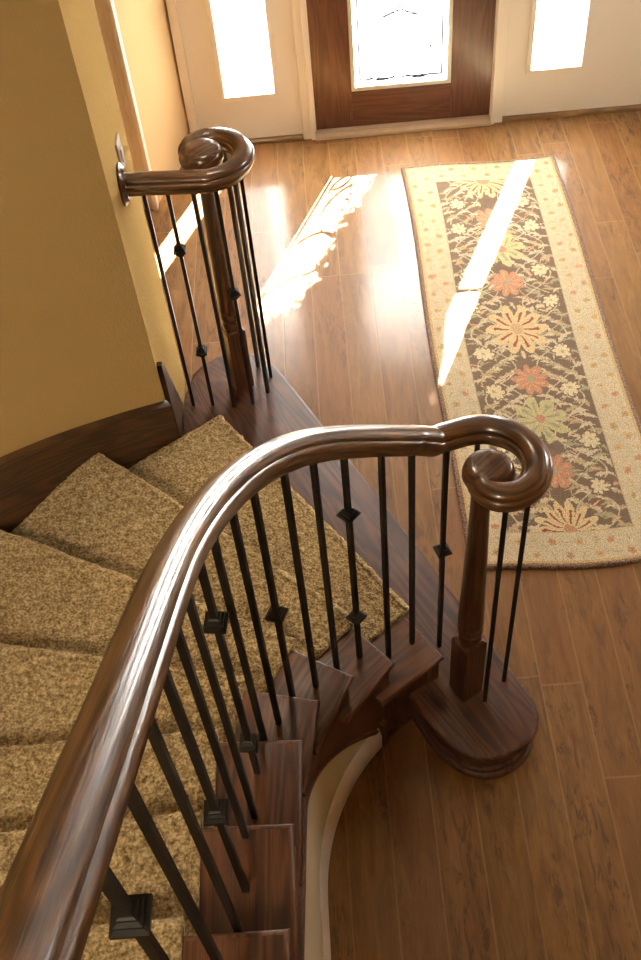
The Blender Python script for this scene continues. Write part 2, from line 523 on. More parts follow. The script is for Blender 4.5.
door = empty('door_1', (.49, WY + .04, 0)); door['kind'] = 'structure'
DX0, DX1, DY = -.004, .988, WY + .012
GX0, GX1, GZ0, GZ1 = .208, .761, .262, 1.92
b = bmesh.new()
bars(b, [(DX0, GX0, .036, 2.11), (GX1, DX1, .036, 2.11)], DY, DY + .044)
o = finish('stile', b, M['front_door'], door, grain='z', bevel=.002)
b = bmesh.new(); bars(b, [(GX0, GX1, .036, GZ0), (GX0, GX1, GZ1, 2.11)], DY, DY + .044)
finish('rail', b, M['front_door'], door, grain=0.0, bevel=.002)
b = bmesh.new(); w = .022
bars(b, [(GX0, GX1, GZ0, GZ0 + w), (GX0, GX1, GZ1 - w, GZ1), (GX0, GX0 + w, GZ0 + w, GZ1 - w), (GX1 - w, GX1, GZ0 + w, GZ1 - w)], DY - .012, DY + .05)
finish('glazing_bead', b, M['silver'], door, bevel=.003)
b = bmesh.new(); box(b, GX0 + w, GX1 - w, DY + .02, DY + .028, GZ0 + w, GZ1 - w)
finish('glass_pane', b, M['ripple'], door)
b = bmesh.new()
cx = (GX0 + GX1) / 2
for sx in (1, -1):
    for c0, r0, a0, a1 in (((.10, .40), .10, 200, 420), ((.19, .33), .07, 90, 300), ((.0, .52), .17, -60, 90), ((.10, .78), .12, 100, 330), ((.02, 1.1), .22, -70, 70), ((.12, 1.45), .1, 20, 260)):
        pts = [(cx + sx * (c0[0] + r0 * math.cos(math.radians(a))), c0[1] + r0 * math.sin(math.radians(a))) for a in np.linspace(a0, a1, 26)]
        pts = [(min(GX1 - w, max(GX0 + w, x)), z) for x, z in pts]
        ribbon(b, pts, .0045, DY + .012, DY + .034)
ribbon(b, [(GX0 + .05, GZ0 + .05), (GX1 - .05, GZ0 + .05), (GX1 - .05, GZ1 - .05), (GX0 + .05, GZ1 - .05), (GX0 + .05, GZ0 + .05)], .009, DY + .012, DY + .034)
finish('leading', b, M['lead'], door)
b = bmesh.new(); lathe(b, [(.001, 0), (.028, 0), (.03, .01), (.012, .02), (.012, .04), (.03, .055), (.028, .075), (.001, .08)], 20)
bmesh.ops.rotate(b, verts=b.verts, matrix=Matrix.Rotation(PI / 2, 3, 'X')); bmesh.ops.translate(b, verts=b.verts, vec=(.06 + DX0, DY, 1.0))
finish('door_knob', b, M['iron'], door, smooth=True)

def sidelight(n, x0, x1, cx0, cx1):
    root = empty('window_%d' % n, ((x0 + x1) / 2, WY, .28)); root['kind'] = 'structure'
    b = bmesh.new(); w = .03
    bars(b, [(x0, x1, .274, .274 + w), (x0, x1, SLT - w, SLT + .006), (x0, x0 + w * .9, .274 + w, SLT - w), (x1 - w * .9, x1, .274 + w, SLT - w)], WY - .018, WY + .05)
    finish('window_frame', b, M['trim'], root, bevel=.004)
    for a, c, nm, mt in ((x0 + .026, cx0, 'frosted_pane', 'frosted'), (cx0, cx1, 'sun_strip_pane', 'clear'), (cx1, x1 - .026, 'frosted_pane', 'frosted')):
        if c - a < .003: continue
        b = bmesh.new()
        zt, z0_ = 1.56, .30
        if nm == 'sun_strip_pane': q = [(a, z0_), (c, z0_), (c, zt), (c - .012, zt + .06), (c - .05, 1.38)] + [(a, 1.18)]  # clear part cut to the outline of the sun strip it throws
        elif c <= cx0 + 1e-6: q = [(a, z0_), (c, z0_), (c, 1.18), (cx1 - .05, 1.38), (cx1 - .012, zt + .06), (cx1 - .012, SLT - .02), (a, SLT - .02)]
        else: q = [(a, z0_), (c, z0_), (c, SLT - .02), (cx1 - .012, SLT - .02), (cx1 - .012, zt + .06), (a, zt)]
        A = [b.verts.new((x, WY + .02, z)) for x, z in q]; B = [b.verts.new((x, WY + .026, z)) for x, z in q]
        b.faces.new(A); b.faces.new(B[::-1])
        for i_ in range(len(q)): b.faces.new((A[i_], A[(i_ + 1) % len(q)], B[(i_ + 1) % len(q)], B[i_]))
        finish(nm, b, M[mt], root)
    b = bmesh.new()
    ribbon(b, [(cx0, .30), (cx0, 1.18), (cx1 - .05, 1.38), (cx1 - .012, 1.56), (cx1, 1.50), (cx1, .30)], .006, WY + .012, WY + .034)
    box(b, x0 + .026, x1 - .026, WY + .012, WY + .034, 1.06, 1.072)
    finish('leading', b, M['silver'], root)
sidelight(1, -.521, -.192, -.492, -.345)
sidelight(2, 1.172, 1.501, 1.252, 1.380)
# unseen porch roof, added to cut off high sky and sun
b = bmesh.new(); box(b, -2.0, 3.0, WY + .15, 6.62, 2.43, 2.57)
tag(finish('added_porch_roof', b, M['trim'], bevel=.01), 'added cream porch roof, out of view above the front door, shading the glass', 'porch roof')

# switch plate on the lit end of the stair wall
def wallx(y): return -.692 + (y - 2.94) * (-.016 / .56)
sw = empty('switch_plate', (wallx(3.27), 3.27, 1.38)); tag(sw, 'grey switch plate on the sunlit wall end beyond the wall rosette', 'switch')
b = bmesh.new(); box(b, wallx(3.27), wallx(3.27) + .009, 3.232, 3.308, 1.315, 1.435); finish('plate', b, M['plate'], sw, bevel=.003)
b = bmesh.new(); box(b, wallx(3.27) + .009, wallx(3.27) + .015, 3.255, 3.285, 1.35, 1.40); finish('rocker', b, M['white'], sw, bevel=.002)

# ------------------------------------------------------------------ rug
RC = [(.452, 4.994), (1.268, 4.985), (1.300, 2.300), (.462, 2.318)]     # TL, TR, BR, BL
def rugpt(s, t):     # s 0..1 left to right, t 0..1 far to near
    a = Vector(RC[0]).lerp(Vector(RC[1]), s); c = Vector(RC[3]).lerp(Vector(RC[2]), s)
    p = a.lerp(c, t)
    p.x += .008 * math.sin(t * 9) * (1 if s < .5 else .4) + (.010 * math.sin(t * 5 + 1) if s > .5 else 0)
    p.y += .010 * math.sin(s * 7 + t)
    return p
def srgb(h):
    v = [int(h[i:i + 2], 16) / 255 for i in (0, 2, 4)]
    return np.array([(c / 12.92 if c <= .04045 else ((c + .055) / 1.055) ** 2.4) for c in v])
LX, LY = .83, 2.67
NX, NY = 208, 668
C_F, C_CR, C_OR, C_RED, C_GR, C_TAN, C_BD = [srgb(h) for h in ('86705d', 'e2d1b0', 'cf9a7b', 'a35d4c', 'b6ae8e', 'ccb68e', 'c9a46a')]
X, Y = np.meshgrid((np.arange(NX) + .5) / NX * LX, (np.arange(NY) + .5) / NY * LY)
rng = np.random.RandomState(4)
def smooth_noise(sc, seed):
    r = np.random.RandomState(seed); gx = int(LX / sc) + 3; gy = int(LY / sc) + 3
    G = r.rand(gy, gx); fx = X / sc; fy = Y / sc; ix = fx.astype(int); iy = fy.astype(int); tx = fx - ix; ty = fy - iy
    tx = tx * tx * (3 - 2 * tx); ty = ty * ty * (3 - 2 * ty)
    return (G[iy, ix] * (1 - tx) + G[iy, ix + 1] * tx) * (1 - ty) + (G[iy + 1, ix] * (1 - tx) + G[iy + 1, ix + 1] * tx) * ty
WX = (smooth_noise(.04, 1) - .5) * .018; WYn = (smooth_noise(.04, 2) - .5) * .018
Xw = X + WX; Yw = Y + WYn
img = np.zeros((NY, NX, 3)); img[:] = C_F
bx, by = .165, .165
def paint(m, c): img[m] = c
def flower(cx, cy, r, n, col, core, line=None, rot=0, sharp=.45, asp=1.0, inner=None, region=None):
    dx = Xw - cx; dy = (Yw - cy) / asp; R = np.hypot(dx, dy); T = np.arctan2(dy, dx) + rot
    pr = r * (1 - sharp + sharp * np.abs(np.cos(T * n / 2)) ** .7)
    m = R < pr
    if region is not None: m &= region
    if line is not None:
        mm = R < pr + .009
        if region is not None: mm &= region
        paint(mm, line)
    paint(m, col)
    if inner is not None:
        m2 = (R < pr * .74) & (R > r * .24) & (np.abs(np.cos(T * n / 2)) > .93)
        if region is not None: m2 &= region
        paint(m2, inner)
    m3 = R < r * .2
    if region is not None: m3 &= region
    paint(m3, core)
def stroke(pts, w, col, region=None):
    for (xa, ya), (xb, yb) in zip(pts[:-1], pts[1:]):
        d2 = (xb - xa) ** 2 + (yb - ya) ** 2
        if d2 < 1e-9: continue
        t = np.clip(((X - xa) * (xb - xa) + (Y - ya) * (yb - ya)) / d2, 0, 1)
        m = np.hypot(X - xa - t * (xb - xa), Y - ya - t * (yb - ya)) < w / 2
        if region is not None: m &= region
        paint(m, col)
def leaf(cx, cy, L, W, ang, col, vein=None, bend=.3):
    dx = Xw - cx; dy = Yw - cy
    u = dx * math.cos(ang) + dy * math.sin(ang); v = -dx * math.sin(ang) + dy * math.cos(ang)
    v = v - bend * u * u / L
    q = np.clip(1 - (u / (L / 2)) ** 2, 0, None)
    paint(np.abs(v) < W / 2 * q * (.75 + .25 * np.cos(u / L * 26)), col)
    if vein is not None: paint((np.abs(v) < .003) & (np.abs(u) < L * .36), vein)
field = (X > bx) & (X < LX - bx) & (Y > by) & (Y < LY - by)
fx0 = LX / 2
# background foliage, mirrored about the long axis
r_ = random.Random(11)
for j in range(120):
    y = by + .02 + (LY - 2 * by) * (j / 120) + r_.uniform(-.01, .01)
    for q in range(2):
        dx = (.05 + .19 * ((j * .618 + q * .5) % 1)); a = r_.uniform(-.7, .7) + (0 if q else .4)
        L = r_.uniform(.06, .10); W = r_.uniform(.018, .030)
        c = (C_CR, C_GR, C_TAN, C_CR)[r_.randrange(4)]
        for sg in (1, -1):
            leaf(fx0 + sg * dx, y, L, W, a if sg > 0 else PI - a, c, None, .8 * sg)
for j in range(26):
    y = by + .05 + (LY - 2 * by) * j / 26; dx = .07 + .17 * ((j * .382 + .2) % 1)
    for sg in (1, -1):
        leaf(fx0 + sg * dx, y, .055, .024, r_.uniform(-1.2, 1.2), C_OR if j % 3 else C_RED, C_CR, .2)
# curling vines
for ph, col in ((0, C_CR), (PI, C_CR), (PI / 2, C_TAN)):
    for sg in (1, -1):
        pts = [(fx0 + sg * (.135 + .085 * math.sin(t * 2 * PI / .42 + ph)), t) for t in np.arange(by, LY - by, .012)]
        stroke(pts, .0055, col, field)
def dist(y): return 4.99 - y     # room y -> distance along rug
cxs = fx0
seq = [(4.80, 'pal'), (4.49, 'or'), (4.25, 'gr'), (3.99, 'or'), (3.66, 'big'), (3.33, 'or'), (3.09, 'gr'), (2.80, 'or'), (2.47, 'pal')]
for y, kd in seq:
    d = dist(y)
    if kd == 'or':
        flower(cxs, d, .088, 9, C_OR, C_GR, C_CR if False else None, .3, .42, 1.1, inner=srgb('e8b088'))
    elif kd == 'gr':
        flower(cxs, d, .125, 8, srgb('d6cb98'), C_OR, None, .2, .6, 1.1, inner=C_GR)
    elif kd == 'big':
        flower(cxs, d, .145, 10, srgb('e9cf9f'), srgb('d9b48c'), None, 0, .5, 1.15, inner=C_RED)
        for a in np.linspace(0, 2 * PI, 10, endpoint=False):
            leaf(cxs + .15 * math.cos(a + .3), d + .165 * math.sin(a + .3), .055, .024, a, C_CR, None, .3)
    else:
        reg = (Y > by) & (Y < LY - by)
        yy = by if d < .5 else LY - by
        flower(cxs, yy, .15, 14, srgb('e9d3a2'), C_OR, None, 0, .55, 1.05, inner=C_RED, region=reg)
for y, dx in ((4.62, .17), (4.42, .185), (4.07, .17), (3.84, .19), (3.50, .18), (3.26, .17), (2.95, .19), (2.70, .17)):
    for sg in (1, -1):
        flower(cxs + sg * dx, dist(y), .042, 8, srgb('efe0b8'), C_TAN, C_F, 0, .45, 1.1)
# border
bm_ = ~((X > bx) & (X < LX - bx) & (Y > by) & (Y < LY - by))
paint(bm_, C_CR)
img[bm_] *= (.92 + .12 * smooth_noise(.03, 5)[bm_])[:, None]
edge = bm_ & ((np.abs(X - bx) < .006) | (np.abs(X - LX + bx) < .006) | (np.abs(Y - by) < .006) | (np.abs(Y - LY + by) < .006)) & (X > bx - .01) & (X < LX - bx + .01) & (Y > by - .01) & (Y < LY - by + .01)
paint(edge, C_TAN)
paint(bm_ & ((X < .022) | (X > LX - .022) | (Y < .022) | (Y > LY - .022)), srgb('dcbb84'))
j = 0
for y in np.arange(.06, LY - .03, .062):
    for x in (.052, .115, LX - .052, LX - .115):
        if (j % 2 == 0):
            flower(x + .006 * math.sin(j), y, .017, 5, (srgb('dcb684'), srgb('d49f78'), srgb('cdaa72'))[j % 3], srgb('bd8a58'), None, j, .4)
        else:
            leaf(x, y, .045, .010, r_.uniform(0, 3.1), (srgb('cdbb83'), srgb('dfc07f'))[j % 2])
        j += 1
    j += 1
for x in np.arange(.2, LX - .17, .062):
    for y in (.055, .115, LY - .055, LY - .115):
        if j % 2: flower(x, y, .017, 5, (srgb('dcb684'), srgb('d49f78'))[j % 4 // 2], srgb('bd8a58'), None, j, .4)
        else: leaf(x, y, .045, .010, r_.uniform(0, 3.1), srgb('cdbb83'))
        j += 1
    j += 1
rug = empty('runner_rug', (.87, 3.72, 0)); tag(rug, 'floral brown and cream wool runner rug on the wood floor before the front door', 'rug')
ZT = .011
vs = []; fs = []
for jj in range(NY + 1):
    for ii in range(NX + 1):
        p = rugpt(ii / NX, jj / NY); vs.append((p.x, p.y, ZT + .0012 * noise.noise(Vector((p.x * 25, p.y * 25, 0)))))
for jj in range(NY):
    for ii in range(NX):
        a = jj * (NX + 1) + ii; fs.append((a, a + NX + 1, a + NX + 2, a + 1))
me = bpy.data.meshes.new('pile'); me.from_pydata(vs, [], fs); me.update()
ca = me.color_attributes.new('Pattern', 'FLOAT_COLOR', 'CORNER')
arr = np.ones((len(me.loops), 4), dtype=np.float32)
arr[:, :3] = np.repeat(img.reshape(-1, 3), 4, axis=0)
ca.data.foreach_set('color', arr.ravel())
link('pile', me, M['rug'], rug)
b = bmesh.new()
lo = []
N1, N2 = 60, 160
lo += [rugpt(k / N1, 0) for k in range(N1)] + [rugpt(1, k / N2) for k in range(N2)] + [rugpt(1 - k / N1, 1) for k in range(N1)] + [rugpt(0, 1 - k / N2) for k in range(N2)]
lo2 = ccw([tuple(p) for p in lo])
rings = []
for off, z in ((.013, .0115), (.006, .0145), (-.004, .013), (-.009, .006), (-.008, .0005)):
    rings.append([b.verts.new((x + .0012 * math.sin(i * 2.7), y + .0012 * math.sin(i * 1.9), z + .0008 * math.sin(i * 3.1))) for i, (x, y) in enumerate(inset(lo2, off))])
n = len(lo2)
for A, B in zip(rings[:-1], rings[1:]):
    for i in range(n): b.faces.new((A[i], A[(i + 1) % n], B[(i + 1) % n], B[i]))
finish('woven_binding', b, M['binding'], rug, smooth=True, sharp=60)

# ------------------------------------------------------------------ staircase
st = empty('staircase', (.2, 2.4, 0)); tag(st, 'dark stained oak curved staircase rising toward the viewer along the gold wall', 'staircase')
# starting step: long tread with a round end at both sides
T1 = [(.165, 1.70), (.191, 1.640), (.222, 1.585), (.262, 1.535), (.300, 1.495), (.345, 1.468), (.395, 1.455), (.450, 1.460), (.505, 1.482), (.550, 1.515), (.578, 1.558),
      (.590, 1.610), (.582, 1.660), (.560, 1.708), (.504, 1.824), (.201, 2.448), (-.048, 2.943), (-.215, 3.275), (-.262, 3.360), (-.310, 3.420), (-.375, 3.462), (-.455, 3.480), (-.535, 3.462),
      (-.600, 3.415), (-.640, 3.355), (-.655, 3.290), (-.672, 3.24), (-.678, 3.10), (-.664, 2.87), (-.55, 2.84), (-.15, 2.25), (.07, 1.86)]
T1 = T1[::1]
b = bmesh.new(); nosed_slab(b, T1, RISE - .030, RISE)
finish('starting_tread', b, M['starter'], st, grain=math.radians(-63), smooth=True, sharp=40)
b = bmesh.new(); prism(b, inset(ccw(T1), .034), 0, RISE - .029)
finish('starting_box', b, M['starter'], st, grain=math.radians(-63), smooth=True, sharp=40)
b = bmesh.new()
nosed_slab(b, inset(ccw(T1), .022), RISE - .048, RISE - .0295, seg=5)     # cove under the nosing
nosed_slab(b, inset(ccw(T1), .006), 0.0, .030, seg=5); nosed_slab(b, inset(ccw(T1), .017), .030, .052, seg=5)                     # shoe at the floor
finish('step_moulding', b, M['starter'], st, grain=math.radians(-63), smooth=True, sharp=40)

def v2(p): return Vector(p)
for k in range(2, K1):
    t = TR[k]; nx = TR[k + 1]; z = RISE * k
    O, I, C, D = v2(t['O']), v2(t['I']), v2(t['C']), v2(t['D'])
    nI, nC, nO = v2(nx['I']), v2(nx['C']), v2(nx['O'])
    # back edge lies a little behind the next nosing
    fw = (nI - I).normalized()
    back = .06
    dirn = (I - C).normalized()
    Ii = I + dirn * .05
    Bi = nI + fw * back + (nI - nC).normalized() * .05
    pts = [tuple(C), tuple(Ii), tuple(Bi), tuple(D)]
    if k >= 6: pts = [tuple(C), tuple(Ii), (Bi.x, D.y), tuple(D)]
    b = bmesh.new(); nosed_slab(b, pts, z - .027, z, seg=6)
    mid = (I + C) / 2; ang = math.atan2(((nI + nC) / 2 - mid).y, ((nI + nC) / 2 - mid).x)
    finish('tread_cap', b, M['stair'], st, grain=ang, smooth=True, sharp=40)
    # riser board under this nosing, open side part
    off = fw * .030
    a1 = C + (I - C).normalized() * .030 + off; a2 = I + dirn * .05 + off
    b = bmesh.new(); dd = fw * .018
    prism(b, ccw([tuple(a1), tuple(a2), tuple(a2 + dd), tuple(a1 + dd)]), z - RISE - .001, z - .026)
    finish('riser', b, M['stair'], st, grain=math.atan2(dirn.y, dirn.x))
    # cove moulding below the nosing and return
    b = bmesh.new()
    q = inset(ccw(pts), .014); nosed_slab(b, q, z - .042, z - .0265, seg=4)
    finish('cove_moulding', b, M['stair'], st, grain=ang, smooth=True, sharp=40)

# cut stringer on the open side (stepped top, curved lower edge)
RS0, RS1 = .727, .752
def step_top(p):
    """height of the tread above plan point p"""
    z = RISE
    for k in range(2, K1 + 1):
        t = TR[k]; a = Vector(t['I']); c = Vector(t['C'])
        d = c - a; s = (d.x * (p[1] - a.y) - d.y * (p[0] - a.x))
        if k < 6: ok = s < 0
        else: ok = s < 0
        if ok and (k <= 2 or z >= RISE * (k - 1) - 1e-6): z = RISE * k
    return z
SC = []
for d in np.linspace(111, 180, 150): SC.append((math.radians(d), None, zlow(d) if d > 131.5 else 0.0))
for y in np.linspace(1.09, -1.0, 150): SC.append((PI, y, .755 + (1.1 - y) * .70))
def sp(r, q):
    return (CX + r * math.cos(q[0]), CY + r * math.sin(q[0])) if q[1] is None else (CX - r, q[1])
b = bmesh.new(); V = []
for q in SC:
    o_, i_ = sp(RS0, q), sp(RS1, q)
    top = step_top((o_[0], o_[1])) - .026
    V.append(((o_, i_), q[2], top))
for (A, za, ta), (B, zb, tb) in zip(V[:-1], V[1:]):
    t_ = min(ta, tb)
    vs_ = [b.verts.new((*A[0], za)), b.verts.new((*B[0], zb)), b.verts.new((*B[0], t_)), b.verts.new((*A[0], t_)),
           b.verts.new((*A[1], za)), b.verts.new((*B[1], zb)), b.verts.new((*B[1], t_)), b.verts.new((*A[1], t_))]
    for f in ((0, 1, 2, 3), (4, 7, 6, 5), (0, 4, 5, 1), (3, 2, 6, 7), (0, 3, 7, 4), (1, 5, 6, 2)): b.faces.new([vs_[i] for i in f])
bmesh.ops.remove_doubles(b, verts=b.verts, dist=1e-5)
finish('stringer', b, M['starter'], st, grain='z')
b = bmesh.new()
prism(b, ccw([pol(.708, 131.6), pol(.752, 131.6), pol(.752, 133.9), pol(.708, 133.9)]), 0, .16)
finish('plinth_block', b, M['starter'], st, grain='z', bevel=.002)
# moulding that follows the lower edge of the stringer, and the shoe at the floor
b = bmesh.new(); V = []
for q in SC:
    if q[2] <= 0 and q[1] is None and math.degrees(q[0]) < 131: prf = [(RS0 + .004, 0), (RS0 - .010, 0), (RS0 - .010, .014), (RS0, .022)]
    else: prf = [(RS0 + .004, q[2] - .004), (RS0 - .006, q[2] - .004), (RS0 - .006, q[2] + .014), (RS0, q[2] + .022)]
    V.append([b.verts.new((*sp(r, q), z)) for r, z in prf])
for A, B in zip(V[:-1], V[1:]):
    for i in range(4): b.faces.new((A[i], A[(i + 1) % 4], B[(i + 1) % 4], B[i]))
finish('stringer_moulding', b, M['starter'], st, grain='z', smooth=True, sharp=50)
# skirt board against the outer wall
def skirt_h(d=None, y=None):
    P = [(124.6, .555), (132, .66), (142, .82), (154, 1.02), (166, 1.22), (180, 1.40)]
    if y is not None: return 1.40 + (1.1 - y) * .69
    for (a, za), (c, zc) in zip(P[:-1], P[1:]):
        if d <= c: return za + (zc - za) * (d - a) / (c - a)
    return P[-1][1]
b = bmesh.new(); V = []
rows = [(math.radians(d), None, skirt_h(d)) for d in np.linspace(124.8, 180, 50)] + [(PI, y, skirt_h(None, y)) for y in np.linspace(1.0, -2.5, 20)]
for q in rows:
    h = q[2]; prf = [(2.122, h - .50), (2.096, h - .50), (2.096, h - .022), (2.090, h - .016), (2.090, h - .004), (2.100, h), (2.124, h)]
    V.append([b.verts.new((*sp(r, q), max(.18, z))) for r, z in prf])
for A, B in zip(V[:-1], V[1:]):
    for i in range(7): b.faces.new((A[i], A[(i + 1) % 7], B[(i + 1) % 7], B[i]))
b.faces.new(V[0]); b.faces.new(V[-1][::-1])
o = finish('skirt_board', b, M['skirt'], st, smooth=True, sharp=40)
uvl = o.data.uv_layers.new(name='UVMap')
for l in o.data.loops:
    co = o.data.vertices[l.vertex_index].co
    a = math.atan2(co.y - CY, co.x - CX)
    uvl.data[l.index].uv = (a * 2.1 if co.y > CY else PI * 2.1 + (CY - co.y), co.z - (a - 2.1) * 1.0)
# wedge-shaped end block where the skirt meets the wall corner
b = bmesh.new()
x0 = wallx(2.9)
for yy, zz in (): pass
P = [(2.945, .18), (3.19, .18), (3.02, .56), (2.97, .645), (2.945, .645)]
A = [b.verts.new((wallx(y) + .001, y, z)) for y, z in P]; B = [b.verts.new((wallx(y) + .022, y, z)) for y, z in P]
b.faces.new(A); b.faces.new(B[::-1])
for i in range(5): b.faces.new((A[i], A[(i + 1) % 5], B[(i + 1) % 5], B[i]))
finish('skirt_return', b, M['skirt'], st, grain='z', bevel=.002)
# carpeted cores below the runner (plain wood blocks carrying the carpet)
for k in range(2, K1):
    t = TR[k]; nx = TR[k + 1]; z = RISE * k
    O, I = v2(t['O']), v2(t['I']); nO, nI = v2(nx['O']), v2(nx['I'])
    f1 = (nO - O).normalized() * .03; f2 = (nI - I).normalized() * .03
    b = bmesh.new()
    prism(b, ccw([tuple(O + f1), tuple(I + f2), tuple(nI + f2 * 2), tuple(nO + f1 * 2)]), z - RISE, z - .004)
    finish('step_core', b, M['starter'], st, grain=0.0)

# ------------------------------------------------------------------ carpet
def carpet():
    TH = .016
    NU = 190
    vs = []; fs = []
    rowsz = []           # each row: list of (point, normal)
    prof_all = []
    for k in range(2, K1):
        t = TR[k]; nx = TR[k + 1]; z = RISE * k
        O, I = v2(t['O']), v2(t['I']); nO, nI = v2(nx['O']), v2(nx['I'])
        zt = z + TH
        # profile parameter: ('riser up', 'nose', 'tread') given by (s = offset along the walking direction in metres or fraction, z)
        row = []
        zb = z - RISE + (TH if k > 2 else 0.0)
        NZ = 24
        for i in range(NZ):            # riser, bottom to nosing underside
            row.append(('a', .012, zb + (zt - .034 - zb) * i / NZ))
        for i in range(9):             # rounded nose
            a = -PI / 2 + (PI) * i / 8
            row.append(('a', -.006 - .026 * math.cos(a), zt - .020 + .023 * math.sin(a)))
        NT_ = int(((nI - I).length + (nO - O).length) / 2 / .0075)
        for i in range(1, NT_ + 1):
            row.append(('f', i / NT_, zt))
        prof_all.append((O, I, nO, nI, row))
    rows = []
    for O, I, nO, nI, row in prof_all:
        for kind, s, z in row:
            line = []
            for iu in range(NU + 1):
                u = iu / NU
                p = I.lerp(O, u); q = nI.lerp(nO, u)
                d = (q - p); L = d.length; d = d / L
                # edge of the next riser: stop at its face
                if kind == 'a': pt = p + d * s
                else: pt = p + d * (-.012 + (L + .024) * s)
                line.append((pt.x, pt.y, z))
            rows.append(line)
    W = NU + 1
    P = np.array(rows)      # R x W x 3
    R_ = P.shape[0]
    # keep the wall side on the wall's curve
    for r in range(R_):
        pass
    dU = np.gradient(P, axis=1); dV = np.gradient(P, axis=0)
    Nn = np.cross(dV, dU); Ln = np.linalg.norm(Nn, axis=2, keepdims=True); Ln[Ln < 1e-9] = 1; Nn /= Ln
    if Nn[40, 60, 2] < 0: Nn = -Nn
    D = np.zeros((R_, W))
    for r in range(R_):
        for c in range(W):
            x, y, z = P[r, c]
            D[r, c] = .0055 * noise.noise(Vector((x * 105, y * 105, z * 105))) + .0045 * noise.noise(Vector((x * 40, y * 40, z * 40))) + .003 * noise.noise(Vector((x * 9, y * 9, z * 9)))
    P = P + Nn * D[..., None]
    # folded edge down at the open side and at the wall side
    e0 = P[:, 0:1, :].copy(); e0[:, :, 2] -= .0; e0 = e0 - Nn[:, 0:1, :] * .018
    e1 = P[:, -1:, :] - Nn[:, -1:, :] * .018
    P = np.concatenate([e0, P, e1], axis=1); W += 2
    vs = P.reshape(-1, 3)
    fs = []
    for r in range(R_ - 1):
        for c in range(W - 1):
            a = r * W + c; fs.append((a, a + 1, a + W + 1, a + W))
    me = bpy.data.meshes.new('stair_carpet'); me.from_pydata(vs.tolist(), [], fs); me.update()
    for p in me.polygons: p.use_smooth = True
    o = link('stair_carpet', me, M['carpet'])
    tag(o, 'tan cut pile carpet runner covering the curved stair treads and risers', 'carpet')
carpet()

# ------------------------------------------------------------------ railings
RAILH = .064
def rail_prof():
    P = [(-.016, 0), (.016, 0), (.021, .003), (.022, .014), (.025, .018), (.031, .021), (.0335, .028), (.034, .037), (.0325, .042), (.030, .0445), (.0268, .0455), (.0262, .050), (.0240, .0545), (.016, .0605), (.008, .0632), (0, .064)]
    L = [(-x, z) for x, z in P[2:-1]][::-1]
    return P[::1] + L
RP = [(x * 1.22, z * 1.2) for x, z in rail_prof()]
def sweep_rail(b, path, scale=None, prof=RP, closed_ends=True):
    rings = []; n = len(path)
    for i, p in enumerate(path):
        t = (path[min(n - 1, i + 1)] - path[max(0, i - 1)]).normalized()
        sx = Vector((t.y, -t.x, 0)).normalized()
        up = sx.cross(t); up = -up if up.z < 0 else up
        s = scale(i / (n - 1)) if scale else (1, 1)
        rings.append([b.verts.new(p + sx * (x * s[0]) + up * (z * s[1])) for x, z in prof])
    m = len(prof)
    for A, B in zip(rings[:-1], rings[1:]):
        for i in range(m): b.faces.new((A[i], A[(i + 1) % m], B[(i + 1) % m], B[i]))
    b.faces.new(rings[0][::-1]); b.faces.new(rings[-1])
    return rings
def sweep_obj(name, path, mat, parent, scale=None):
    b = bmesh.new(); sweep_rail(b, path, scale)
    me = bpy.data.meshes.new(name); bmesh.ops.recalc_face_normals(b, faces=b.faces); b.to_mesh(me); b.free()
    m = len(RP); uvl = me.uv_layers.new(name='UVMap')
    S_ = [0]
    for a, c in zip(path[:-1], path[1:]): S_.append(S_[-1] + (c - a).length)
    cum = [0]
    for a, c in zip(RP, RP[1:] + RP[:1]): cum.append(cum[-1] + math.hypot(c[0] - a[0], c[1] - a[1]))
    for p in me.polygons:
        ids = [me.loops[li].vertex_index for li in p.loop_indices]
        wrap = (max(i % m for i in ids) - min(i % m for i in ids)) > 2
        for li in p.loop_indices:
            vi = me.loops[li].vertex_index; i, j = divmod(vi, m)
            uvl.data[li].uv = (S_[i], cum[m] if (wrap and j == 0) else cum[j])
        p.use_smooth = True
    me.set_sharp_from_angle(angle=math.radians(50))
    return link(name, me, mat, parent)

ZU = 1.262      # underside of the level rail at both volutes
def volute_eye(parent, c, r=.060, ZU=1.262):
    b = bmesh.new()
    pr = [(.001, ZU - .004), (r * .76, ZU - .004), (r * .80, ZU + .004), (r * .82, ZU + .014), (r * .93, ZU + .022), (r, ZU + .033), (r, ZU + .046), (r * .965, ZU + .058), (r * .90, ZU + .068), (r * .80, ZU + .0745), (r * .62, ZU + .0775), (r * .3, ZU + .0785), (.001, ZU + .079)]
    lathe(b, pr, 48, c, caps=False)
    return finish('volute_cap', b, M['rail'], parent, grain=math.radians(40), smooth=True, sharp=50)

def spiral(c, pts, ZU=1.262):
    """pts: list of (angle deg, radius)"""
    P = [Vector((a, r, 0)) for a, r in pts]
    return [Vector((c[0] + q.y * math.cos(math.radians(q.x)), c[1] + q.y * math.sin(math.radians(q.x)), ZU)) for q in catmull(P, 14)]

